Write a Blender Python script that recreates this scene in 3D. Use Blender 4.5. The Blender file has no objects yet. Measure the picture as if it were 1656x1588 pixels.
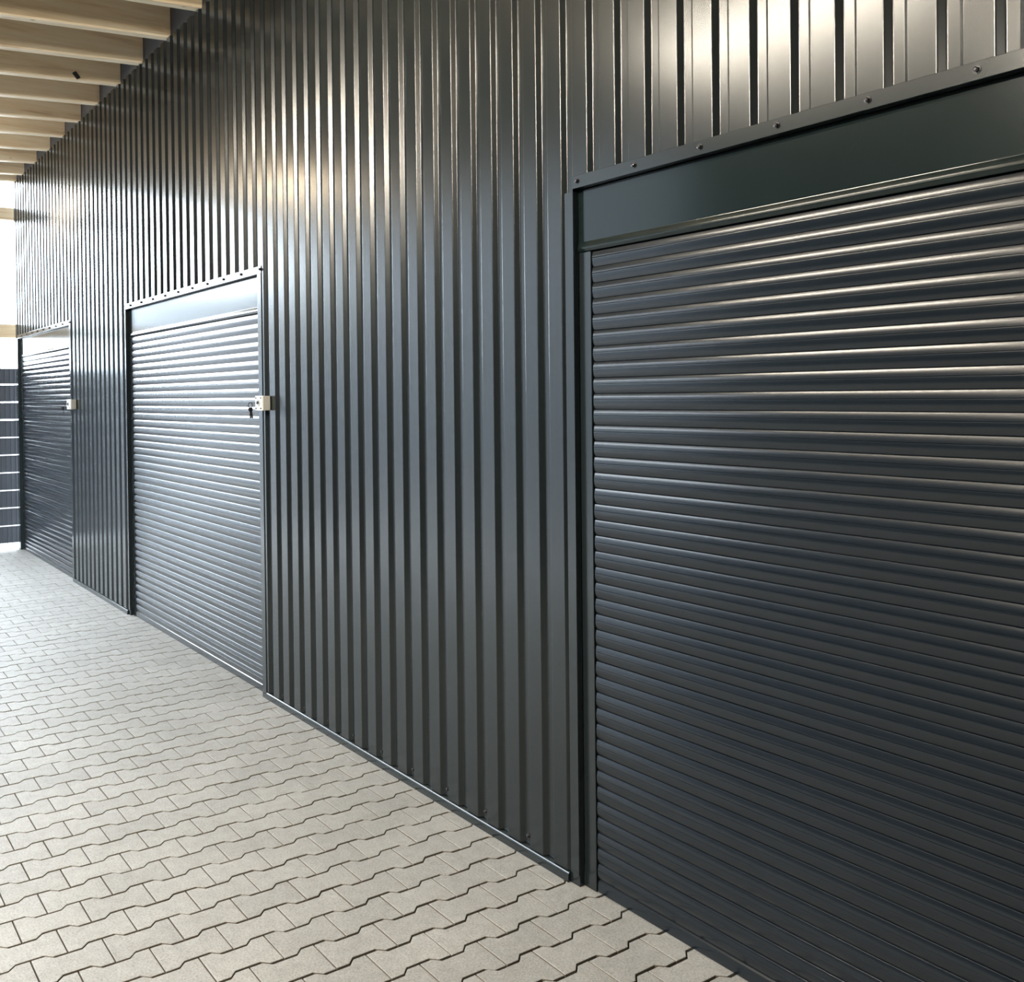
import bpy, bmesh, math, random
from mathutils import Vector, Matrix
random.seed(7)
S = bpy.context.scene
COL = S.collection

# ------------------------------------------------------------------ camera
F_PX, CX, CY = 1623.18, 827.32, 660.51          # pixels of a 1656x1588 frame
YAW, PITCH, ROLL = 0.94055, -0.01298, -0.01044
CAM = Vector((0.0, -2.1691, 1.6748))
cy_, sy_, cp_, sp_ = math.cos(YAW), math.sin(YAW), math.cos(PITCH), math.sin(PITCH)
fw = Vector((-sy_ * cp_, cy_ * cp_, sp_)); r0 = Vector((cy_, sy_, 0)); u0 = r0.cross(fw)
right = math.cos(ROLL) * r0 + math.sin(ROLL) * u0
up = -math.sin(ROLL) * r0 + math.cos(ROLL) * u0
cd = bpy.data.cameras.new('camera'); cam = bpy.data.objects.new('camera', cd); COL.objects.link(cam)
M = Matrix.Identity(4)
for i in range(3):
    M[i][0] = right[i]; M[i][1] = up[i]; M[i][2] = -fw[i]; M[i][3] = CAM[i]
cam.matrix_world = M
cd.sensor_fit = 'HORIZONTAL'; cd.sensor_width = 36.0
cd.lens = F_PX / 1656.0 * 36.0
cd.shift_x = (828.0 - CX) / 1656.0
cd.shift_y = (CY - 794.0) / 1656.0
cd.clip_start = 0.02; cd.clip_end = 500
S.camera = cam

# ------------------------------------------------------------------ world, light, exposure
SKY = 28.0
LAMP_A, LAMP_B, LAMP_C, LAMP_D = 260.0, 1000.0, 130.0, 110.0
w = bpy.data.worlds.new('overcast'); S.world = w; w.use_nodes = True
bg = w.node_tree.nodes['Background']
bg.inputs['Color'].default_value = (0.82, 0.92, 1.0, 1); bg.inputs['Strength'].default_value = SKY
S.view_settings.view_transform = 'Standard'; S.view_settings.look = 'None'
S.view_settings.gamma = 1.0; S.view_settings.use_curve_mapping = False
S.view_settings.exposure = 0.0
S.cycles.max_bounces = 10; S.cycles.diffuse_bounces = 6; S.cycles.glossy_bounces = 6
S.cycles.sample_clamp_indirect = 6.0
S.cycles.use_denoising = True

# ------------------------------------------------------------------ materials
def mat(name):
    m = bpy.data.materials.new(name); m.use_nodes = True
    nt = m.node_tree; b = nt.nodes['Principled BSDF']
    return m, nt, b
def N(nt, typ, **kw):
    n = nt.nodes.new(typ)
    for k, v in kw.items(): setattr(n, k, v)
    return n
def ramp(nt, fac, stops):
    r = N(nt, 'ShaderNodeValToRGB'); e = r.color_ramp.elements
    while len(e) < len(stops): e.new(0.5)
    for el, (p, c) in zip(e, stops): el.position = p; el.color = (*c, 1)
    nt.links.new(fac, r.inputs[0]); return r.outputs[0]
def coords(nt, scale=(1, 1, 1), kind='Object'):
    t = N(nt, 'ShaderNodeTexCoord'); mp = N(nt, 'ShaderNodeMapping'); mp.inputs['Scale'].default_value = scale
    nt.links.new(t.outputs[kind], mp.inputs[0]); return mp.outputs[0]
def noise(nt, vec, scale, detail=4, rough=.55):
    n = N(nt, 'ShaderNodeTexNoise'); n.inputs['Scale'].default_value = scale
    n.inputs['Detail'].default_value = detail; n.inputs['Roughness'].default_value = rough
    nt.links.new(vec, n.inputs['Vector']); return n.outputs[0]
def bump(nt, b, h, strength, dist):
    bp = N(nt, 'ShaderNodeBump'); bp.inputs['Strength'].default_value = strength; bp.inputs['Distance'].default_value = dist
    nt.links.new(h, bp.inputs['Height']); nt.links.new(bp.outputs[0], b.inputs['Normal'])

def painted_metal(name, base, rough, grain=(1, 1, 1), gs=900, bstr=.02, spec=.46):
    m, nt, b = mat(name)
    v = coords(nt)
    big = noise(nt, v, 1.7, 3)
    c = ramp(nt, big, [(.35, tuple(x * .93 for x in base)), (.65, tuple(x * 1.07 for x in base))])
    nt.links.new(c, b.inputs['Base Color'])
    b.inputs['Roughness'].default_value = rough
    bump(nt, b, noise(nt, coords(nt, grain), gs, 2), bstr, .0004)
    b.inputs['Specular IOR Level'].default_value = spec
    return m
ANTH = (.007, .0105, .012)
M_SHEET = painted_metal('anthracite_coated_sheet', ANTH, .23)
M_SLAT = painted_metal('anthracite_slat', (.005, .0085, .013), .22, grain=(.02, 1, 1), gs=700, bstr=.025)
M_TRIM = painted_metal('anthracite_flashing', (.010, .0145, .0165), .2)
M_HEAD = painted_metal('anthracite_header', (.006, .011, .0115), .16, spec=.3)
M_DARK = painted_metal('black_metal', (.012, .013, .015), .4)

def wood(name, tint=1.0):
    m, nt, b = mat(name)
    oi = N(nt, 'ShaderNodeObjectInfo')
    t = N(nt, 'ShaderNodeTexCoord')
    off = N(nt, 'ShaderNodeVectorMath', operation='MULTIPLY_ADD')
    cmb = N(nt, 'ShaderNodeCombineXYZ')
    for i in range(3): nt.links.new(oi.outputs['Random'], cmb.inputs[i])
    nt.links.new(cmb.outputs[0], off.inputs[0]); off.inputs[1].default_value = (13, 29, 17)
    nt.links.new(t.outputs['Object'], off.inputs[2])
    mp = N(nt, 'ShaderNodeMapping'); mp.inputs['Scale'].default_value = (9, .55, 9); nt.links.new(off.outputs[0], mp.inputs[0])
    g1 = noise(nt, mp.outputs[0], 2.2, 5, .6)
    mp2 = N(nt, 'ShaderNodeMapping'); mp2.inputs['Scale'].default_value = (60, 1.2, 60); nt.links.new(off.outputs[0], mp2.inputs[0])
    g2 = noise(nt, mp2.outputs[0], 3, 3)
    mix = N(nt, 'ShaderNodeMath', operation='MULTIPLY_ADD'); nt.links.new(g2, mix.inputs[0]); mix.inputs[1].default_value = .35
    nt.links.new(g1, mix.inputs[2])
    c = ramp(nt, mix.outputs[0], [(.45, tuple(x * tint for x in (.60, .43, .26))), (.62, tuple(x * tint for x in (.80, .64, .43))), (.85, tuple(x * tint for x in (.88, .77, .58)))])
    # knots
    vo = N(nt, 'ShaderNodeTexVoronoi'); vo.inputs['Scale'].default_value = 3.1
    mp3 = N(nt, 'ShaderNodeMapping'); mp3.inputs['Scale'].default_value = (1.5, .8, 1.6); nt.links.new(off.outputs[0], mp3.inputs[0])
    nt.links.new(mp3.outputs[0], vo.inputs['Vector'])
    k = ramp(nt, vo.outputs['Distance'], [(.02, (.25, .16, .09)), (.06, (1, 1, 1))])
    mu = N(nt, 'ShaderNodeMix', data_type='RGBA', blend_type='MULTIPLY'); mu.inputs[0].default_value = 1
    nt.links.new(c, mu.inputs[6]); nt.links.new(k, mu.inputs[7])
    nt.links.new(mu.outputs[2], b.inputs['Base Color']); b.inputs['Roughness'].default_value = .42
    bump(nt, b, mix.outputs[0], .15, .002)
    return m
M_WOOD = wood('planed_spruce')
M_BEAM = wood('spruce_beam', .9)

def stone():
    m, nt, b = mat('grey_concrete_paver')
    v = coords(nt); wpos = N(nt, 'ShaderNodeNewGeometry').outputs['Position']
    oi = N(nt, 'ShaderNodeObjectInfo'); at = N(nt, 'ShaderNodeAttribute', attribute_name='rnd')
    add = N(nt, 'ShaderNodeMath', operation='ADD'); nt.links.new(oi.outputs['Random'], add.inputs[0]); nt.links.new(at.outputs['Fac'], add.inputs[1])
    fr = N(nt, 'ShaderNodeMath', operation='FRACT'); nt.links.new(add.outputs[0], fr.inputs[0])
    fine = noise(nt, wpos, 150, 4, .75); mid = noise(nt, wpos, 22, 4, .6); big = noise(nt, wpos, 2.2, 3)
    c = ramp(nt, fine, [(.3, (.142, .141, .137)), (.5, (.243, .242, .236)), (.72, (.325, .323, .315))])
    c2 = ramp(nt, mid, [(.3, (.86, .85, .84)), (.7, (1.06, 1.06, 1.05))])
    c3 = ramp(nt, big, [(.3, (.9, .9, .9)), (.7, (1.05, 1.05, 1.05))])
    c4 = ramp(nt, fr.outputs[0], [(0, (.93, .93, .93)), (1, (1.04, 1.04, 1.04))])
    out = c
    for q in (c2, c3, c4):
        mu = N(nt, 'ShaderNodeMix', data_type='RGBA', blend_type='MULTIPLY'); mu.inputs[0].default_value = 1
        nt.links.new(out, mu.inputs[6]); nt.links.new(q, mu.inputs[7]); out = mu.outputs[2]
    nt.links.new(out, b.inputs['Base Color']); b.inputs['Roughness'].default_value = .62
    b.inputs['Specular IOR Level'].default_value = .5
    bump(nt, b, fine, .35, .0012)
    return m
M_STONE = stone()
def simple(name, base, rough=.7, ns=30, var=.12, bs=0):
    m, nt, b = mat(name); wpos = N(nt, 'ShaderNodeNewGeometry').outputs['Position']
    n = noise(nt, wpos, ns, 4)
    nt.links.new(ramp(nt, n, [(.3, tuple(x * (1 - var) for x in base)), (.7, tuple(x * (1 + var) for x in base))]), b.inputs['Base Color'])
    b.inputs['Roughness'].default_value = rough
    if bs: bump(nt, b, n, bs, .003)
    return m
M_INNER = simple('dark_interior_cladding', (.024, .027, .030), .6, 3, .05)
M_SAND = simple('joint_sand', (.032, .026, .019), .95, 300, .4, .4)
M_SIDE = simple('sandy_paver_side', (.11, .092, .07), .95, 200, .25)
M_NEIGH = simple('slate_cladding', (.075, .084, .096), .6, 3, .08)
M_HAZE = simple('grey_render', (.22, .24, .26), .9, 2, .08)
M_OUT = simple('asphalt_yard', (.085, .085, .088), .95, 6, .1, .2)
M_BOARD = simple('grey_board', (.06, .057, .056), .8, 8, .1)
M_DECK = simple('roof_deck_boards', (.20, .155, .11), .8, 5, .15)
M_STRIP = simple('dark_privacy_strip', (.045, .052, .066), .45, 3, .12)
M_WIRE = simple('dark_fence_wire', (.03, .033, .038), .45, 3, .05)
M_ROD = simple('pale_fence_rod', (.62, .64, .64), .5, 3, .05)
M_BOX = simple('cream_painted_steel', (.37, .36, .325), .5, 60, .04)
M_PLATE = simple('white_switch_plate', (.62, .62, .59), .4, 60, .03)
m_, nt_, b_ = mat('bright_steel'); M_STEEL = m_
b_.inputs['Metallic'].default_value = 1; b_.inputs['Base Color'].default_value = (.55, .55, .56, 1); b_.inputs['Roughness'].default_value = .22
nt_.links.new(ramp(nt_, noise(nt_, coords(nt_), 200, 2), [(.3, (.48, .48, .5)), (.7, (.62, .62, .63))]), b_.inputs['Base Color'])
m_, nt_, b_ = mat('dark_screw_head'); M_SCREW = m_
b_.inputs['Metallic'].default_value = .85; b_.inputs['Roughness'].default_value = .22
nt_.links.new(ramp(nt_, noise(nt_, coords(nt_), 300, 2), [(.3, (.05, .05, .055)), (.7, (.09, .09, .095))]), b_.inputs['Base Color'])
def glow(name, strength, col=(1.0, .91, .76, 1)):
    m, nt, b = mat(name); b.inputs['Base Color'].default_value = (.9, .88, .8, 1)
    b.inputs['Emission Color'].default_value = col; b.inputs['Emission Strength'].default_value = strength
    return m
M_GLOW_A, M_GLOW_B = glow('lit_lamp_diffuser', LAMP_A), glow('bright_lamp_diffuser', LAMP_B)
M_KEY = simple('dark_key_metal', (.02, .02, .022), .7, 100, .1)
M_KEY.node_tree.nodes['Principled BSDF'].inputs['Specular IOR Level'].default_value = .12
M_LAMPBODY = simple('white_lamp_housing', (.7, .7, .68), .5, 20, .03)

# ------------------------------------------------------------------ mesh helpers
def sharpen(bm, deg=30):
    for f in bm.faces: f.smooth = True
    lim = math.radians(deg)
    for e in bm.edges:
        if len(e.link_faces) == 2 and e.calc_face_angle(0) > lim: e.smooth = False
def mesh_from(bm, name, m, smooth=None):
    bmesh.ops.recalc_face_normals(bm, faces=bm.faces)
    if smooth: sharpen(bm, smooth)
    me = bpy.data.meshes.new(name); bm.to_mesh(me); bm.free()
    for x in (m if isinstance(m, (list, tuple)) else [m]): me.materials.append(x)
    return me
def link(name, me, parent=None, loc=(0, 0, 0), rot=(0, 0, 0)):
    o = bpy.data.objects.new(name, me); COL.objects.link(o); o.location = loc; o.rotation_euler = rot
    if parent is not None: o.parent = parent
    return o
def obj(name, bm, m, parent=None, loc=(0, 0, 0), smooth=None):
    return link(name, mesh_from(bm, name, m, smooth), parent, loc)
def tag(o, label=None, cat=None, group=None, kind=None):
    if label: o['label'] = label
    if cat: o['category'] = cat
    if group: o['group'] = group
    if kind: o['kind'] = kind
    return o
def box(bm, lo, hi, bev=0, seg=1):
    v = [bm.verts.new((x, y, z)) for x in (lo[0], hi[0]) for y in (lo[1], hi[1]) for z in (lo[2], hi[2])]
    fs = [bm.faces.new([v[i] for i in q]) for q in ((0, 1, 3, 2), (4, 6, 7, 5), (0, 4, 5, 1), (2, 3, 7, 6), (0, 2, 6, 4), (1, 5, 7, 3))]
    if bev:
        es = list({e for f in fs for e in f.edges})
        bmesh.ops.bevel(bm, geom=es, offset=bev, segments=seg, affect='EDGES', profile=.5)
    return bm
def BOX(lo, hi, bev=0, seg=1): return box(bmesh.new(), lo, hi, bev, seg)
def extrude_profile(bm, pts, axis, a, b, closed=True, caps=True):
    """pts are (p,q) pairs; axis 'x': (y,z) extruded in x, axis 'z': (x,y) extruded in z"""
    mk = (lambda p, t: (t, p[0], p[1])) if axis == 'x' else (lambda p, t: (p[0], p[1], t))
    A = [bm.verts.new(mk(p, a)) for p in pts]; B = [bm.verts.new(mk(p, b)) for p in pts]
    n = len(pts)
    for i in range(n if closed else n - 1):
        j = (i + 1) % n; bm.faces.new((A[i], A[j], B[j], B[i]))
    if closed and caps:
        bm.faces.new(A); bm.faces.new(B[::-1])
    return bm
def round_path(pts, r, seg=3):
    """fillet the inner corners of an open polyline"""
    out = [pts[0]]
    for i in range(1, len(pts) - 1):
        p = Vector(pts[i]).to_2d() if len(pts[i]) > 2 else Vector(pts[i])
        a = Vector(pts[i - 1]) - p; c = Vector(pts[i + 1]) - p
        k = min(r, a.length * .45, c.length * .45)
        P0 = p + a.normalized() * k; P2 = p + c.normalized() * k
        for s in range(seg + 1):
            t = s / seg; q = P0 * (1 - t) ** 2 + p * 2 * t * (1 - t) + P2 * t * t
            out.append((q.x, q.y))
    out.append(pts[-1]); return out
def cyl(bm, c, axis, r, h, n=16, r2=None):
    ax = Vector(axis).normalized(); q = ax.to_track_quat('Z', 'Y').to_matrix().to_4x4()
    bmesh.ops.create_cone(bm, cap_ends=True, segments=n, radius1=r, radius2=r if r2 is None else r2, depth=h,
                          matrix=Matrix.Translation(Vector(c)) @ q)
    return bm
def torus(bm, c, axis, R, r, n=20, k=8):
    q = Vector(axis).normalized().to_track_quat('Z', 'Y').to_matrix(); c = Vector(c); rings = []
    for i in range(n):
        a = 2 * math.pi * i / n; ring = []
        for j in range(k):
            b = 2 * math.pi * j / k
            ring.append(bm.verts.new(c + q @ Vector(((R + r * math.cos(b)) * math.cos(a), (R + r * math.cos(b)) * math.sin(a), r * math.sin(b)))))
        rings.append(ring)
    for i in range(n):
        for j in range(k):
            bm.faces.new((rings[i][j], rings[(i + 1) % n][j], rings[(i + 1) % n][(j + 1) % k], rings[i][(j + 1) % k]))
    return bm

# ------------------------------------------------------------------ floor
XE = -12.55                       # open far end of the aisle
YL = -4.3                         # opposite wall
fl = obj('floor', BOX((XE, YL - .1, -.16), (5.2, .2, -.022)), M_SAND)
tag(fl, 'grey paved floor of interlocking concrete stones along the dark wall', 'floor', kind='structure')
PX, PY = .1435, .2045
def stone_outline(g=.0041, gh=.0021):
    w1, w2, h, t0, t1 = .0825 - g, .0585 - g, PY / 2 - gh, .0385, .0605
    R = [(w1, -h), (w1, -t1), (w2, -t0), (w2, t0), (w1, t1), (w1, h)]
    return R + [(-x, -y) for x, y in R]
OUT = stone_outline()
def clip(poly, ymax):
    res = []
    for i in range(len(poly)):
        a, b = poly[i], poly[(i + 1) % len(poly)]
        if a[1] <= ymax: res.append(a)
        if (a[1] <= ymax) != (b[1] <= ymax):
            t = (ymax - a[1]) / (b[1] - a[1]); res.append((a[0] + t * (b[0] - a[0]), ymax))
    return res
def inset(poly, d):
    n = len(poly); out = []
    for i in range(n):
        p0, p1, p2 = Vector(poly[i - 1]), Vector(poly[i]), Vector(poly[(i + 1) % n])
        e1 = (p1 - p0).normalized(); e2 = (p2 - p1).normalized()
        n1 = Vector((-e1.y, e1.x)); n2 = Vector((-e2.y, e2.x))
        m = (n1 + n2); m = m / max(.3, m.dot(n1)) if m.length > 1e-6 else n1
        q = p1 + m * d; out.append((q.x, q.y))
    return out
def add_stone(bm, poly, ox=0, oy=0, oz=0, tilt=(0, 0)):
    ins = inset(poly, .0013)
    zt = lambda x, y, z: z + oz + tilt[0] * x + tilt[1] * y
    a = [bm.verts.new((x + ox, y + oy, -.021)) for x, y in poly]
    b = [bm.verts.new((x + ox, y + oy, zt(x, y, -.0013))) for x, y in poly]
    c = [bm.verts.new((x + ox, y + oy, zt(x, y, 0))) for x, y in ins]
    n = len(poly); fs = []
    for i in range(n):
        j = (i + 1) % n
        fs.append(bm.faces.new((a[i], a[j], b[j], b[i]))); fs[-1].material_index = 1; fs.append(bm.faces.new((b[i], b[j], c[j], c[i])))
    fs.append(bm.faces.new(c))
    return fs
me_full = [mesh_from((lambda b, t: (add_stone(b, OUT, tilt=t), b)[1])(bmesh.new(), (random.uniform(-.006, .006), random.uniform(-.006, .006))), 'paver', (M_STONE, M_SIDE)) for _ in range(6)]
YMAX = .055
cells = []
j0, j1 = int((XE - .1 + 2.395) / PX), int((5.0 + 2.395) / PX)
for j in range(j0, j1):
    xc = -2.395 + PX * (j + .5)
    if xc - .08 < XE: continue
    off = -.158 if j % 2 == 0 else -.056
    k = -25
    while True:
        yc = off + PY * (k + .5); k += 1
        if yc - PY / 2 > YMAX - .01: break
        if yc < YL: continue
        d = Vector((xc, yc, 0)) - CAM
        dep = d.dot(fw)
        u = CX + F_PX * d.dot(right) / dep if dep > .2 else -9999
        v = CY - F_PX * d.dot(up) / dep if dep > .2 else 9999
        vis = -70 < u < 1300 and v < 1650 and dep > .5 and yc < .04
        cells.append((not vis, dep, xc, yc))
cells.sort()
stuff = bmesh.new(); lay = stuff.faces.layers.float.new('rnd')
clipmesh = {}
for i, (hid, dep, xc, yc) in enumerate(cells):
    full = yc + PY / 2 <= YMAX
    z = random.uniform(-.0012, .0)
    if i < 300 and not hid:
        if full: me = random.choice(me_full)
        else:
            key = round(YMAX - yc, 4)
            if key not in clipmesh:
                b = bmesh.new(); add_stone(b, clip(OUT, YMAX - yc)); clipmesh[key] = mesh_from(b, 'cut_paver', (M_STONE, M_SIDE))
            me = clipmesh[key]
        o = link('paver', me, fl, (xc, yc, z))
        if random.random() < .5 and full: o.rotation_euler.z = math.pi
    else:
        pl = OUT if full else clip(OUT, YMAX - yc)
        rv = random.random()
        for f in add_stone(stuff, pl, xc, yc, z): f[lay] = rv
st = obj('paver', stuff, (M_STONE, M_SIDE), fl); tag(st, kind='stuff')
print('stones visible', sum(1 for c in cells if not c[0]), 'all', len(cells))
side = obj('floor', BOX((XE - .15, -80, -.3), (12, YL - .1, -.03)), M_OUT)
tag(side, 'asphalt yard outside along the open side of the aisle', 'ground', kind='structure')
yard = obj('floor', BOX((-60, -80, -.3), (XE - .15, 25, -.03)), M_OUT)
tag(yard, 'asphalt yard outside beyond the far fence', 'ground', kind='structure')

# ------------------------------------------------------------------ right wall and its corrugated sheets
H_TOP = 4.128
wr = obj('wall_right', BOX((-12.44, .085, 0), (5.0, .25, 4.07)), M_DARK)
tag(wr, 'long anthracite wall clad in vertical corrugated metal sheets', 'wall', kind='structure')
CROWN, RUN, DEP = .0752, .0155, .0165
def rib_x():
    xs = [-5.2182 + .13718 * n for n in range(19)] + [-2.6125 + .138 * n for n in range(55)]
    x = -5.2182; left = []
    while x > -12.30:
        x -= .1416; left.append(x)
    return left[::-1] + xs
RIBS = [x for x in rib_x() if x < 4.9]
def sheet(x_list, pitches, z0, z1, xa=None, xb=None):
    """one trapezoidal sheet: crowns starting at each x, from pan to pan, optionally trimmed at xa/xb"""
    pts = []
    for x, p in zip(x_list, pitches):
        pts += [(x - RUN, DEP), (x, 0), (x + CROWN, 0), (x + CROWN + RUN, DEP)]
    pts.append((x_list[-1] + pitches[-1] - RUN, DEP))
    pts = round_path(pts, .0026, 4)
    def cut(pts, xc, keep_right):
        out = []
        for i, p in enumerate(pts):
            ok = p[0] >= xc if keep_right else p[0] <= xc
            if i:
                q = pts[i - 1]; okq = q[0] >= xc if keep_right else q[0] <= xc
                if ok != okq:
                    t = (xc - q[0]) / (p[0] - q[0]); out.append((xc, q[1] + t * (p[1] - q[1])))
            if ok: out.append(p)
        return out
    if xa is not None: pts = cut(pts, xa, True)
    if xb is not None: pts = cut(pts, xb, False)
    if len(pts) < 2: return None
    back = [(x, y + .0012) for x, y in pts[::-1]]
    bm = bmesh.new(); extrude_profile(bm, pts + back, 'z', z0, z1)
    return bm
DOORS = {1: (-12.345, -9.87), 2: (-8.02, -5.367), 3: (-2.614, .04)}   # clear openings
FLZ0, FLZ1 = 2.366, 2.408            # flashing over the doors
def run(x0, x1, z0, z1, per=8):
    idx = [i for i, x in enumerate(RIBS) if x + CROWN + RUN > x0 and x - RUN < x1]
    i = idx[0]
    while i <= idx[-1]:
        # sheets break on a fixed grid of 8 ribs so that seams line up above and beside the doors
        j = min((i // per + 1) * per, idx[-1] + 1)
        xs = RIBS[i:j]
        ps = [(RIBS[k + 1] - RIBS[k]) if k + 1 < len(RIBS) else .138 for k in range(i, j)]
        bm = sheet(xs, ps, z0, z1, x0, x1)
        if bm: obj('corrugated_sheet', bm, M_SHEET, wr)
        i = j
TW = .055
run(-12.44, DOORS[1][1] + .0, FLZ0 + .01, H_TOP)
run(DOORS[1][1], DOORS[2][0], .038, H_TOP)
run(DOORS[2][0], DOORS[2][1], FLZ0 + .01, H_TOP)
run(DOORS[2][1], DOORS[3][0], .038, H_TOP)
run(DOORS[3][0], DOORS[3][1], FLZ0 + .01, H_TOP)
run(DOORS[3][1], 4.9, .038, H_TOP)

# ------------------------------------------------------------------ screws
def screw_mesh(r, h, name='screw'):
    bm = bmesh.new()
    cyl(bm, (0, -.0008, 0), (0, 1, 0), r * 1.45, .0016, 14)
    cyl(bm, (0, -.0016 - h / 2, 0), (0, 1, 0), r, h, 6)
    cyl(bm, (0, -.0016 - h - .0008, 0), (0, -1, 0), r * .9, .0016, 10, r * .45)
    return mesh_from(bm, name, M_SCREW)
ME_SCREW = screw_mesh(.0066, .0060)
ME_SMALL = screw_mesh(.0030, .0030)

# ------------------------------------------------------------------ flashings round the doors
tn = [0]
def trim_obj(bm, m, label, cat='trim', smooth=None):
    tn[0] += 1
    o = obj('trim_%d' % tn[0], bm, m, smooth=smooth); return tag(o, label, cat, kind='structure')
names = {1: 'farthest roller door', 2: 'middle roller door', 3: 'nearest roller door'}
for d, (xa, xb) in DOORS.items():
    prof = round_path([(.030, FLZ1 + .001), (-.0035, FLZ1), (-.0035, FLZ0), (.0245, FLZ0)], .0012, 2)
    prof2 = [(y + .0011 if 0 < i < len(prof) - 1 else y, z + (.0011 if i > len(prof) / 2 else -.0011)) for i, (y, z) in enumerate(prof)]
    bm = bmesh.new(); extrude_profile(bm, prof + prof2[::-1], 'x', xa + .002, xb + (TW if d < 3 else 0))
    t = trim_obj(bm, M_TRIM, 'anthracite drip flashing with screws above the ' + names[d], 'flashing')
    n = 0; x = {1: -9.85, 2: -5.322, 3: -2.585}[d]; step = {1: -.2825, 2: -.2825, 3: .2775}[d]
    while xa < x < xb + TW:
        link('screw', ME_SCREW, t, (x, -.0035, 2.389)); x += step
    # side flashings: front flange over the sheet edge and a return into the opening
    for side in (-1, 1):
        if d == 3 and side > 0: xi = xb
        else: xi = xa if side < 0 else xb
        if d == 1 and side < 0:
            # corner of the building: wide flashing closing the wall end
            pr = round_path([(-12.447, .24), (-12.447, -.004), (xi, -.004), (xi, .0255)], .002, 2)
            pb = [(-12.4458, .24), (-12.4458, -.0028), (xi - .0012, -.0028), (xi - .0012, .0255)]
            bm = bmesh.new(); extrude_profile(bm, pr + pb[::-1], 'z', 0, FLZ0 - .001)
            trim_obj(bm, M_TRIM, 'dark corner post at the far end of the wall, left of the farthest door', 'corner post')
            continue
        xo = xi + side * TW; yf = .005 if side < 0 else -.004
        if side < 0: xo += .006
        pr = round_path([(xo, .0155), (xo, yf), (xi, yf), (xi, .0255)], .002, 2)
        pb = [(xo - side * .0012, .0155), (xo - side * .0012, yf + .0012), (xi + side * .0012, yf + .0012), (xi + side * .0012, .0255)]
        bm = bmesh.new(); extrude_profile(bm, pr + pb[::-1], 'z', 0, FLZ0 - .006 if side < 0 else FLZ0 - .001)
        trim_obj(bm, M_TRIM, 'anthracite corner flashing up the %s edge of the %s' % ('left' if side < 0 else 'right', names[d]), 'flashing')
# corner flashing of the far wall end above the door
bm = bmesh.new(); pr = [(-12.447, .24), (-12.447, -.003), (-12.40, -.003), (-12.40, -.0018), (-12.4458, -.0018), (-12.4458, .24)]
extrude_profile(bm, pr, 'z', FLZ0, H_TOP)
trim_obj(bm, M_TRIM, 'thin corner flashing above the far corner post up to the roof', 'flashing')
# base flashings between the doors
for xa, xb, lab in ((DOORS[1][1] + TW, DOORS[2][0] - TW + .006, 'low anthracite base flashing between the farthest and middle doors'),
                    (DOORS[2][1] + TW, DOORS[3][0] - TW + .006, 'low anthracite base flashing between the middle and nearest doors')):
    prof = round_path([(.055, 0), (-.0075, 0), (-.0055, .028), (-.001, .0345), (.055, .0375)], .0025, 3)
    bm = bmesh.new(); extrude_profile(bm, prof, 'x', xa, xb)
    b = obj('baseboard_right', bm, M_TRIM, smooth=20); tag(b, lab, 'baseboard', kind='structure')
    xs = [x for x in RIBS if xa + .02 < x - .030 < xb]
    for x in xs[::2] if xa < -9 else xs[1::2]:
        link('screw', ME_SCREW, b, (x - .030, DEP - .0005, .066))

# ------------------------------------------------------------------ roller doors
PITCH_S = .0527
def slat_profile():
    """gently bowed face, a fine seam above the middle, rounded edges dropping into the narrow joints"""
    H = PITCH_S - .0006; n = 16; D = .0052; e = .0012
    def y(t): return .0325 + D * (2 * t - 1) ** 2 - D + .0010 * (1 - 2 * t)
    pts = [(.0405, H), (.0350, H), (.0331, H - .0001), (.0322, H - .0005)]
    for i in range(n + 1):
        t = 1 - i / n
        z = e + t * (H - 2 * e); pts.append((y(t), z))
        if i == 6: pts += [(y(t) + .0016, z - .0005), (y(t) + .0002, z - .0016)]
    pts += [(.0343, .0007), (.0356, .0002), (.0385, .0001), (.0405, 0), (.0435, 0), (.0435, H)]
    return pts
SP = slat_profile()
for d, (xa, xb) in DOORS.items():
    lab = {1: 'closed anthracite roller door farthest along the wall, beside the fence',
           2: 'closed anthracite roller door in the middle of the wall',
           3: 'closed large anthracite roller door nearest the viewer at right'}[d]
    root = bpy.data.objects.new('door_%d' % d, None); COL.objects.link(root); root.location = (xa, 0, 0)
    tag(root, lab, 'door', kind='structure')
    W = xb - xa
    # guide rails
    for side, x0 in ((-1, .001), (1, W - .061)):
        bm = BOX((x0, .026, 0), (x0 + .06, .084, 2.154), .0015, 2)
        obj('guide_rail', bm, M_TRIM, root)
    # header box cover with a projecting rounded lip
    hp = round_path([(.084, 2.364), (.026, 2.364), (.026, 2.1880), (.0236, 2.1815), (.0214, 2.1740), (.0204, 2.1660), (.0265, 2.1555), (.084, 2.1555)], .0022, 3)
    bm = bmesh.new(); extrude_profile(bm, hp, 'x', .0005, W - .0005)
    h = obj('header_panel', bm, M_HEAD, root)
    for z in (2.306, 2.222):
        for x in (.012, W - .012): link('screw', ME_SMALL, h, (x, .026, z))
    x0, x1 = .067, W - .067
    bm = bmesh.new(); extrude_profile(bm, SP, 'x', x0, x1); me = mesh_from(bm, 'slat', M_SLAT, 25)
    for k in range(40):
        link('slat', me, root, (0, random.uniform(-.0004, .0004), .0445 + PITCH_S * k), (random.uniform(-.006, .006), 0, 0))
    bp = [(.0435, .001), (.031, .001), (.029, .004), (.0285, .030), (.031, .0385), (.0375, .0438), (.0435, .0438)]
    bm = bmesh.new(); extrude_profile(bm, bp, 'x', x0, x1)
    obj('bottom_bar', bm, M_SLAT, root, smooth=25)

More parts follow.
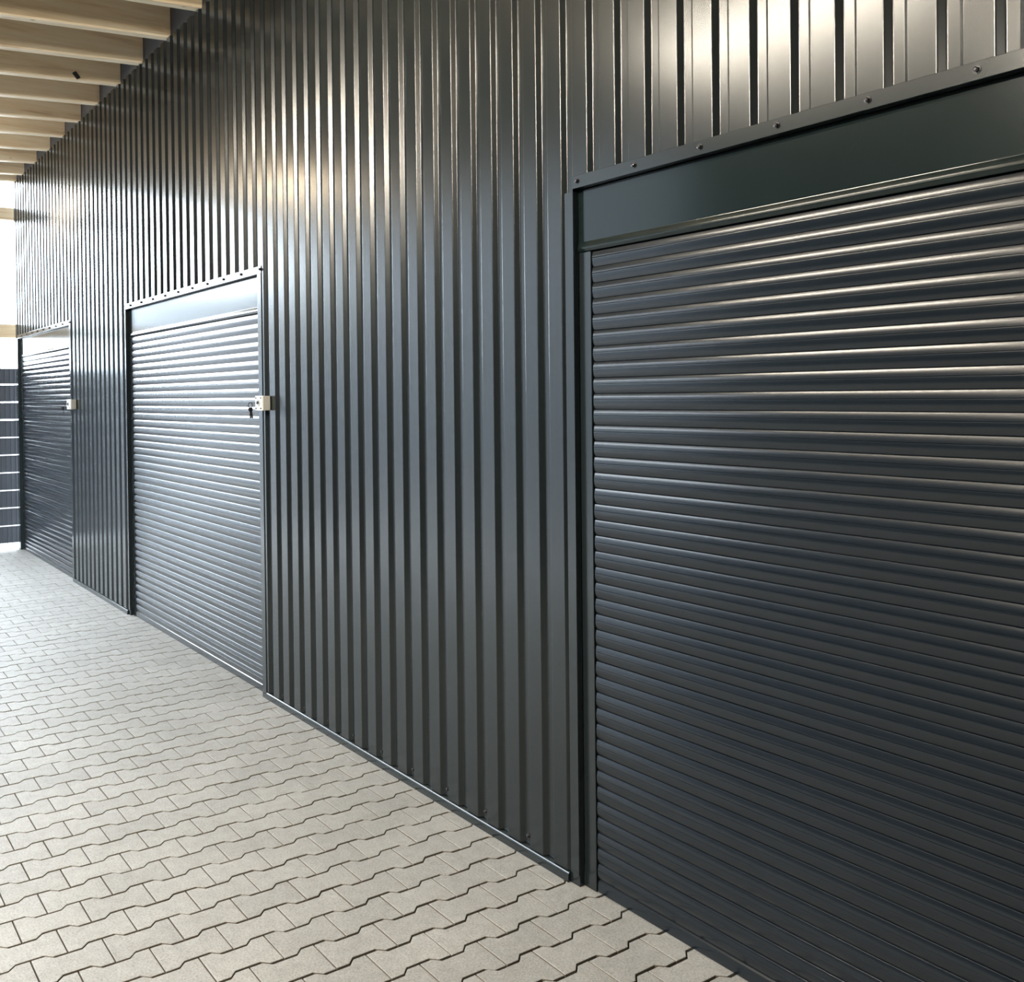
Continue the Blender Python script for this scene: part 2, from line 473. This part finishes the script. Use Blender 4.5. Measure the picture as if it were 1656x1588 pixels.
# ------------------------------------------------------------------ roof: deck, rafters, board over the wall
SL = .0622; ZR = 4.137
def roofz(y, dz=0): return ZR + SL * y + dz
bm = bmesh.new()
vs = [bm.verts.new(p) for p in [(XE - .1, .3, roofz(.3, .245)), (5.2, .3, roofz(.3, .245)), (5.2, YL - .1, roofz(YL - .1, .245)), (XE - .1, YL - .1, roofz(YL - .1, .245)),
      (XE - .1, .3, roofz(.3, .30)), (5.2, .3, roofz(.3, .30)), (5.2, YL - .1, roofz(YL - .1, .30)), (XE - .1, YL - .1, roofz(YL - .1, .30))]]
for q in ((0, 1, 2, 3), (7, 6, 5, 4), (0, 4, 5, 1), (1, 5, 6, 2), (2, 6, 7, 3), (3, 7, 4, 0)): bm.faces.new([vs[i] for i in q])
ce = obj('ceiling', bm, M_DECK); tag(ce, 'timber roof underside with exposed spruce rafters', 'ceiling', kind='structure')
RW, RHH = .083, .24
def rafter_bm():
    c = .010
    pr = [(-RW, RHH), (-RW, c), (-RW + c * .7, 0), (-c * .7, 0), (0, c), (0, RHH)]       # x,z ; near (+x) face at x=0
    bm = bmesh.new(); A = []; B = []
    for x, z in pr:
        A.append(bm.verts.new((x, 0.0, z))); B.append(bm.verts.new((x, YL + .02, z + SL * YL)))
    n = len(pr)
    for i in range(n): bm.faces.new((A[i], A[(i + 1) % n], B[(i + 1) % n], B[i]))
    bm.faces.new(A); bm.faces.new(B[::-1]); return bm
ME_R = mesh_from(rafter_bm(), 'rafter', M_WOOD)
RX = [-12.40, -11.96, -11.31, -10.67, -10.04, -9.42, -8.78, -8.15, -7.545, -6.91, -6.275]
RX += [-6.275 + .632 * i for i in range(1, 18)]
for x in RX: link('rafter', ME_R, ce, (x, .026, ZR + SL * .026))
trim_obj(BOX((XE - .1, .029, 4.10), (5.0, .06, 4.375)), M_BOARD, 'grey board closing the gaps between rafters above the wall', 'board')
# timber girts across the open end
def girt(z0, z1, lab):
    o = obj('timber_beam', BOX((-12.60, -3.29, z0), (-12.48, .02, z1), .004), M_BEAM); return tag(o, lab, 'beam', 'timber beams across the open end')
girt(3.71, 3.848, 'upper timber beam across the open end of the building, below the roof')
girt(2.385, 2.537, 'lower timber beam across the open end of the building, above the fence')

# ------------------------------------------------------------------ the rest of the aisle, outside the frame
def plain_wall(name, lo, hi, lab):
    o = obj(name, BOX(lo, hi), M_INNER); return tag(o, lab, 'wall', kind='structure')
plain_wall('wall_left', (-6.3, YL - .12, 0), (5.1, YL, 4.112), 'dark wall on the opposite side of the aisle')
plain_wall('wall_end', (XE - .1, YL, 0), (XE, -3.3, 4.11), 'dark closed part of the far end wall')
nb = obj('wall_outside', BOX((-30, -10.6, -.03), (-2, -10, 6.4), .02), M_NEIGH)
tag(nb, 'dark wall of the neighbouring hall across the yard', 'wall', kind='structure')
nb = obj('wall_outside', BOX((-46, -75, -.03), (-44, -7, 6.6), .02), M_HAZE)
tag(nb, 'distant grey hall beyond the yard', 'wall', kind='structure')
plain_wall('wall_back', (5.0, YL, 0), (5.12, .25, 4.10), 'dark wall closing the aisle behind the viewer')

# ------------------------------------------------------------------ fence at the far end
fe = bpy.data.objects.new('fence', None); COL.objects.link(fe); fe.location = (-12.56, 0, 0)
tag(fe, 'double rod mesh fence filled with dark privacy strips at the far end', 'fence')
Y0, Y1 = -1.4, .07
zs = [.062, .254, .457, .657, .857, 1.058, 1.257, 1.457, 1.657, 1.858, 2.040]
for a, b in zip(zs[:-1], zs[1:]):
    obj('privacy_strip', BOX((-.002, Y0, a + (.0065 if a > .1 else 0)), (.002, Y1, b - (.0065 if b < 2 else 0)), .0006), M_STRIP, fe)
for z in zs[1:-1]:
    for dx in (-.011, .011):
        bm = bmesh.new(); cyl(bm, (dx, (Y0 + Y1) / 2, z), (0, 1, 0), .0035, Y1 - Y0, 8); obj('rod', bm, M_ROD, fe, smooth=50)
bm = bmesh.new(); y = Y1 - .02
while y > Y0:
    cyl(bm, (.005, y, 1.05), (0, 0, 1), .003, 1.99, 6); y -= .05
o = obj('upright_wire', bm, M_WIRE, fe); tag(o, kind='stuff')
for y in (-1.40,): obj('post', BOX((-.09, y - .03, 0), (-.03, y + .03, 2.1), .004), M_WIRE, fe)

# ------------------------------------------------------------------ key switches with keys
def key_switch(x0, x1, z0, z1, dep, lab, klab, wall_y, hang):
    W, Hh = x1 - x0, z1 - z0
    root = bpy.data.objects.new('key_switch', None); COL.objects.link(root); root.location = (x0, wall_y, z0)
    tag(root, lab, 'key switch', 'key switches beside the roller doors')
    obj('housing', BOX((0, -dep * .74, 0), (W, 0, Hh), .003, 2), M_BOX, root)
    f = dep * .74
    obj('front_plate', BOX((-.001, -dep, -.001), (W + .001, -f, Hh + .001), .004, 2), M_PLATE, root)
    cx, cz = W * .52, Hh * .52
    bm = bmesh.new(); cyl(bm, (cx, -dep - .0035, cz), (0, 1, 0), .0165, .007, 24); L = obj('lock_rosette', bm, M_STEEL, root, smooth=40)
    bm = bmesh.new(); cyl(bm, (cx, -dep - .009, cz + .002), (0, 1, 0), .0085, .006, 20); obj('lock_cylinder', bm, M_DARK, root, smooth=40)
    for px, pz in ((.16, .86), (.84, .86), (.16, .14), (.84, .14)):
        link('screw', ME_SMALL, root, (W * px, -dep, Hh * pz))
    # keys hanging in the lock: one inserted key, a ring, and hanging keys
    k = bpy.data.objects.new('key_bunch', None); COL.objects.link(k); k.location = (x0 + cx, wall_y - dep - .012, z0 + cz + .002)
    tag(k, klab, 'keys', 'keys hanging in the key switches')
    bm = bmesh.new(); box(bm, (-.004, -.012, -.001), (.004, 0, .001), .0004)
    cyl(bm, (0, -.023, 0), (0, 0, 1), .0125, .0026, 18); obj('inserted_key', bm, M_KEY, k)
    bm = bmesh.new(); torus(bm, (0, -.036, -.014), (1, .35, 0), .0145, .002); obj('key_ring', bm, M_KEY, k, smooth=60)
    for i, (dy, an) in enumerate(hang):
        bm = bmesh.new()
        cyl(bm, (0, 0, -.010), (1, .3, 0), .0125, .0026, 18)
        box(bm, (-.0012, -.0042, -.058), (.0012, .0042, -.020), .0004)
        for t in range(3): box(bm, (-.0012, .004, -.054 + t * .008), (.0012, .0062, -.050 + t * .008))
        o = obj('hanging_key', bm, M_KEY, k, loc=(.001 * i, -.036 + dy, -.027)); o.rotation_euler = (an, 0, .2 * i)
key_switch(-5.302, -5.2, 1.607, 1.686, .047, 'cream key switch box beside the middle roller door', 'keys hanging in the key switch beside the middle roller door', -.004, ((0, 0), (.002, .16)))
key_switch(-9.775, -9.63, 1.592, 1.680, .050, 'small cream key switch box beside the farthest roller door', 'keys hanging in the key switch beside the farthest roller door', -.004, ((0, .05),))

# small dark clip on a rafter's lower edge
o = obj('cable_clip', BOX((0, -.028, -.016), (.010, .028, .016), .002), M_DARK, loc=(-8.149, -.30, roofz(-.30, .03))); o.rotation_euler = (math.radians(-52), 0, 0)
tag(o, 'small black clip on the side of a rafter near its lower edge', 'clip')

# ------------------------------------------------------------------ lamps (above the frame, seen only in the reflections)
def lamp(x0, x1, y, lab, gm):
    z = 3.845
    root = bpy.data.objects.new('linear_lamp', None); COL.objects.link(root); root.location = (x0, y, z)
    tag(root, lab, 'lamp', 'linear lamps under the rafters')
    obj('housing', BOX((0, -.05, -.035), (x1 - x0, .05, 0), .004), M_LAMPBODY, root)
    for hx in (.3, x1 - x0 - .3):
        bm = bmesh.new(); hh = roofz(y) - z; cyl(bm, (hx, 0, hh / 2), (0, 0, 1), .004, hh, 8); obj('hanger', bm, M_STEEL, root)
    n = 12; pts = [(-.045, -.0355)] + [(-.045 * math.cos(math.pi * i / n), -.0355 - .05 * math.sin(math.pi * i / n)) for i in range(1, n)] + [(.045, -.0355)]
    bm = bmesh.new(); extrude_profile(bm, pts, 'x', .02, x1 - x0 - .02); obj('diffuser', bm, gm, root, smooth=40)
lamp(-4.55, -2.8, -2.45, 'left linear lamp under the rafters', M_GLOW_A)
lamp(-2.75, -1.3, -4.1, 'right linear lamp under the rafters', M_GLOW_B)
lamp(-10.1, -8.9, -2.0, 'linear lamp under the rafters near the open end', glow('far_lamp_diffuser', LAMP_D, (1.0, .80, .55, 1)))
lamp(3.3, 4.7, -2.45, 'linear lamp under the rafters behind the viewer', glow('dim_lamp_diffuser', LAMP_C))
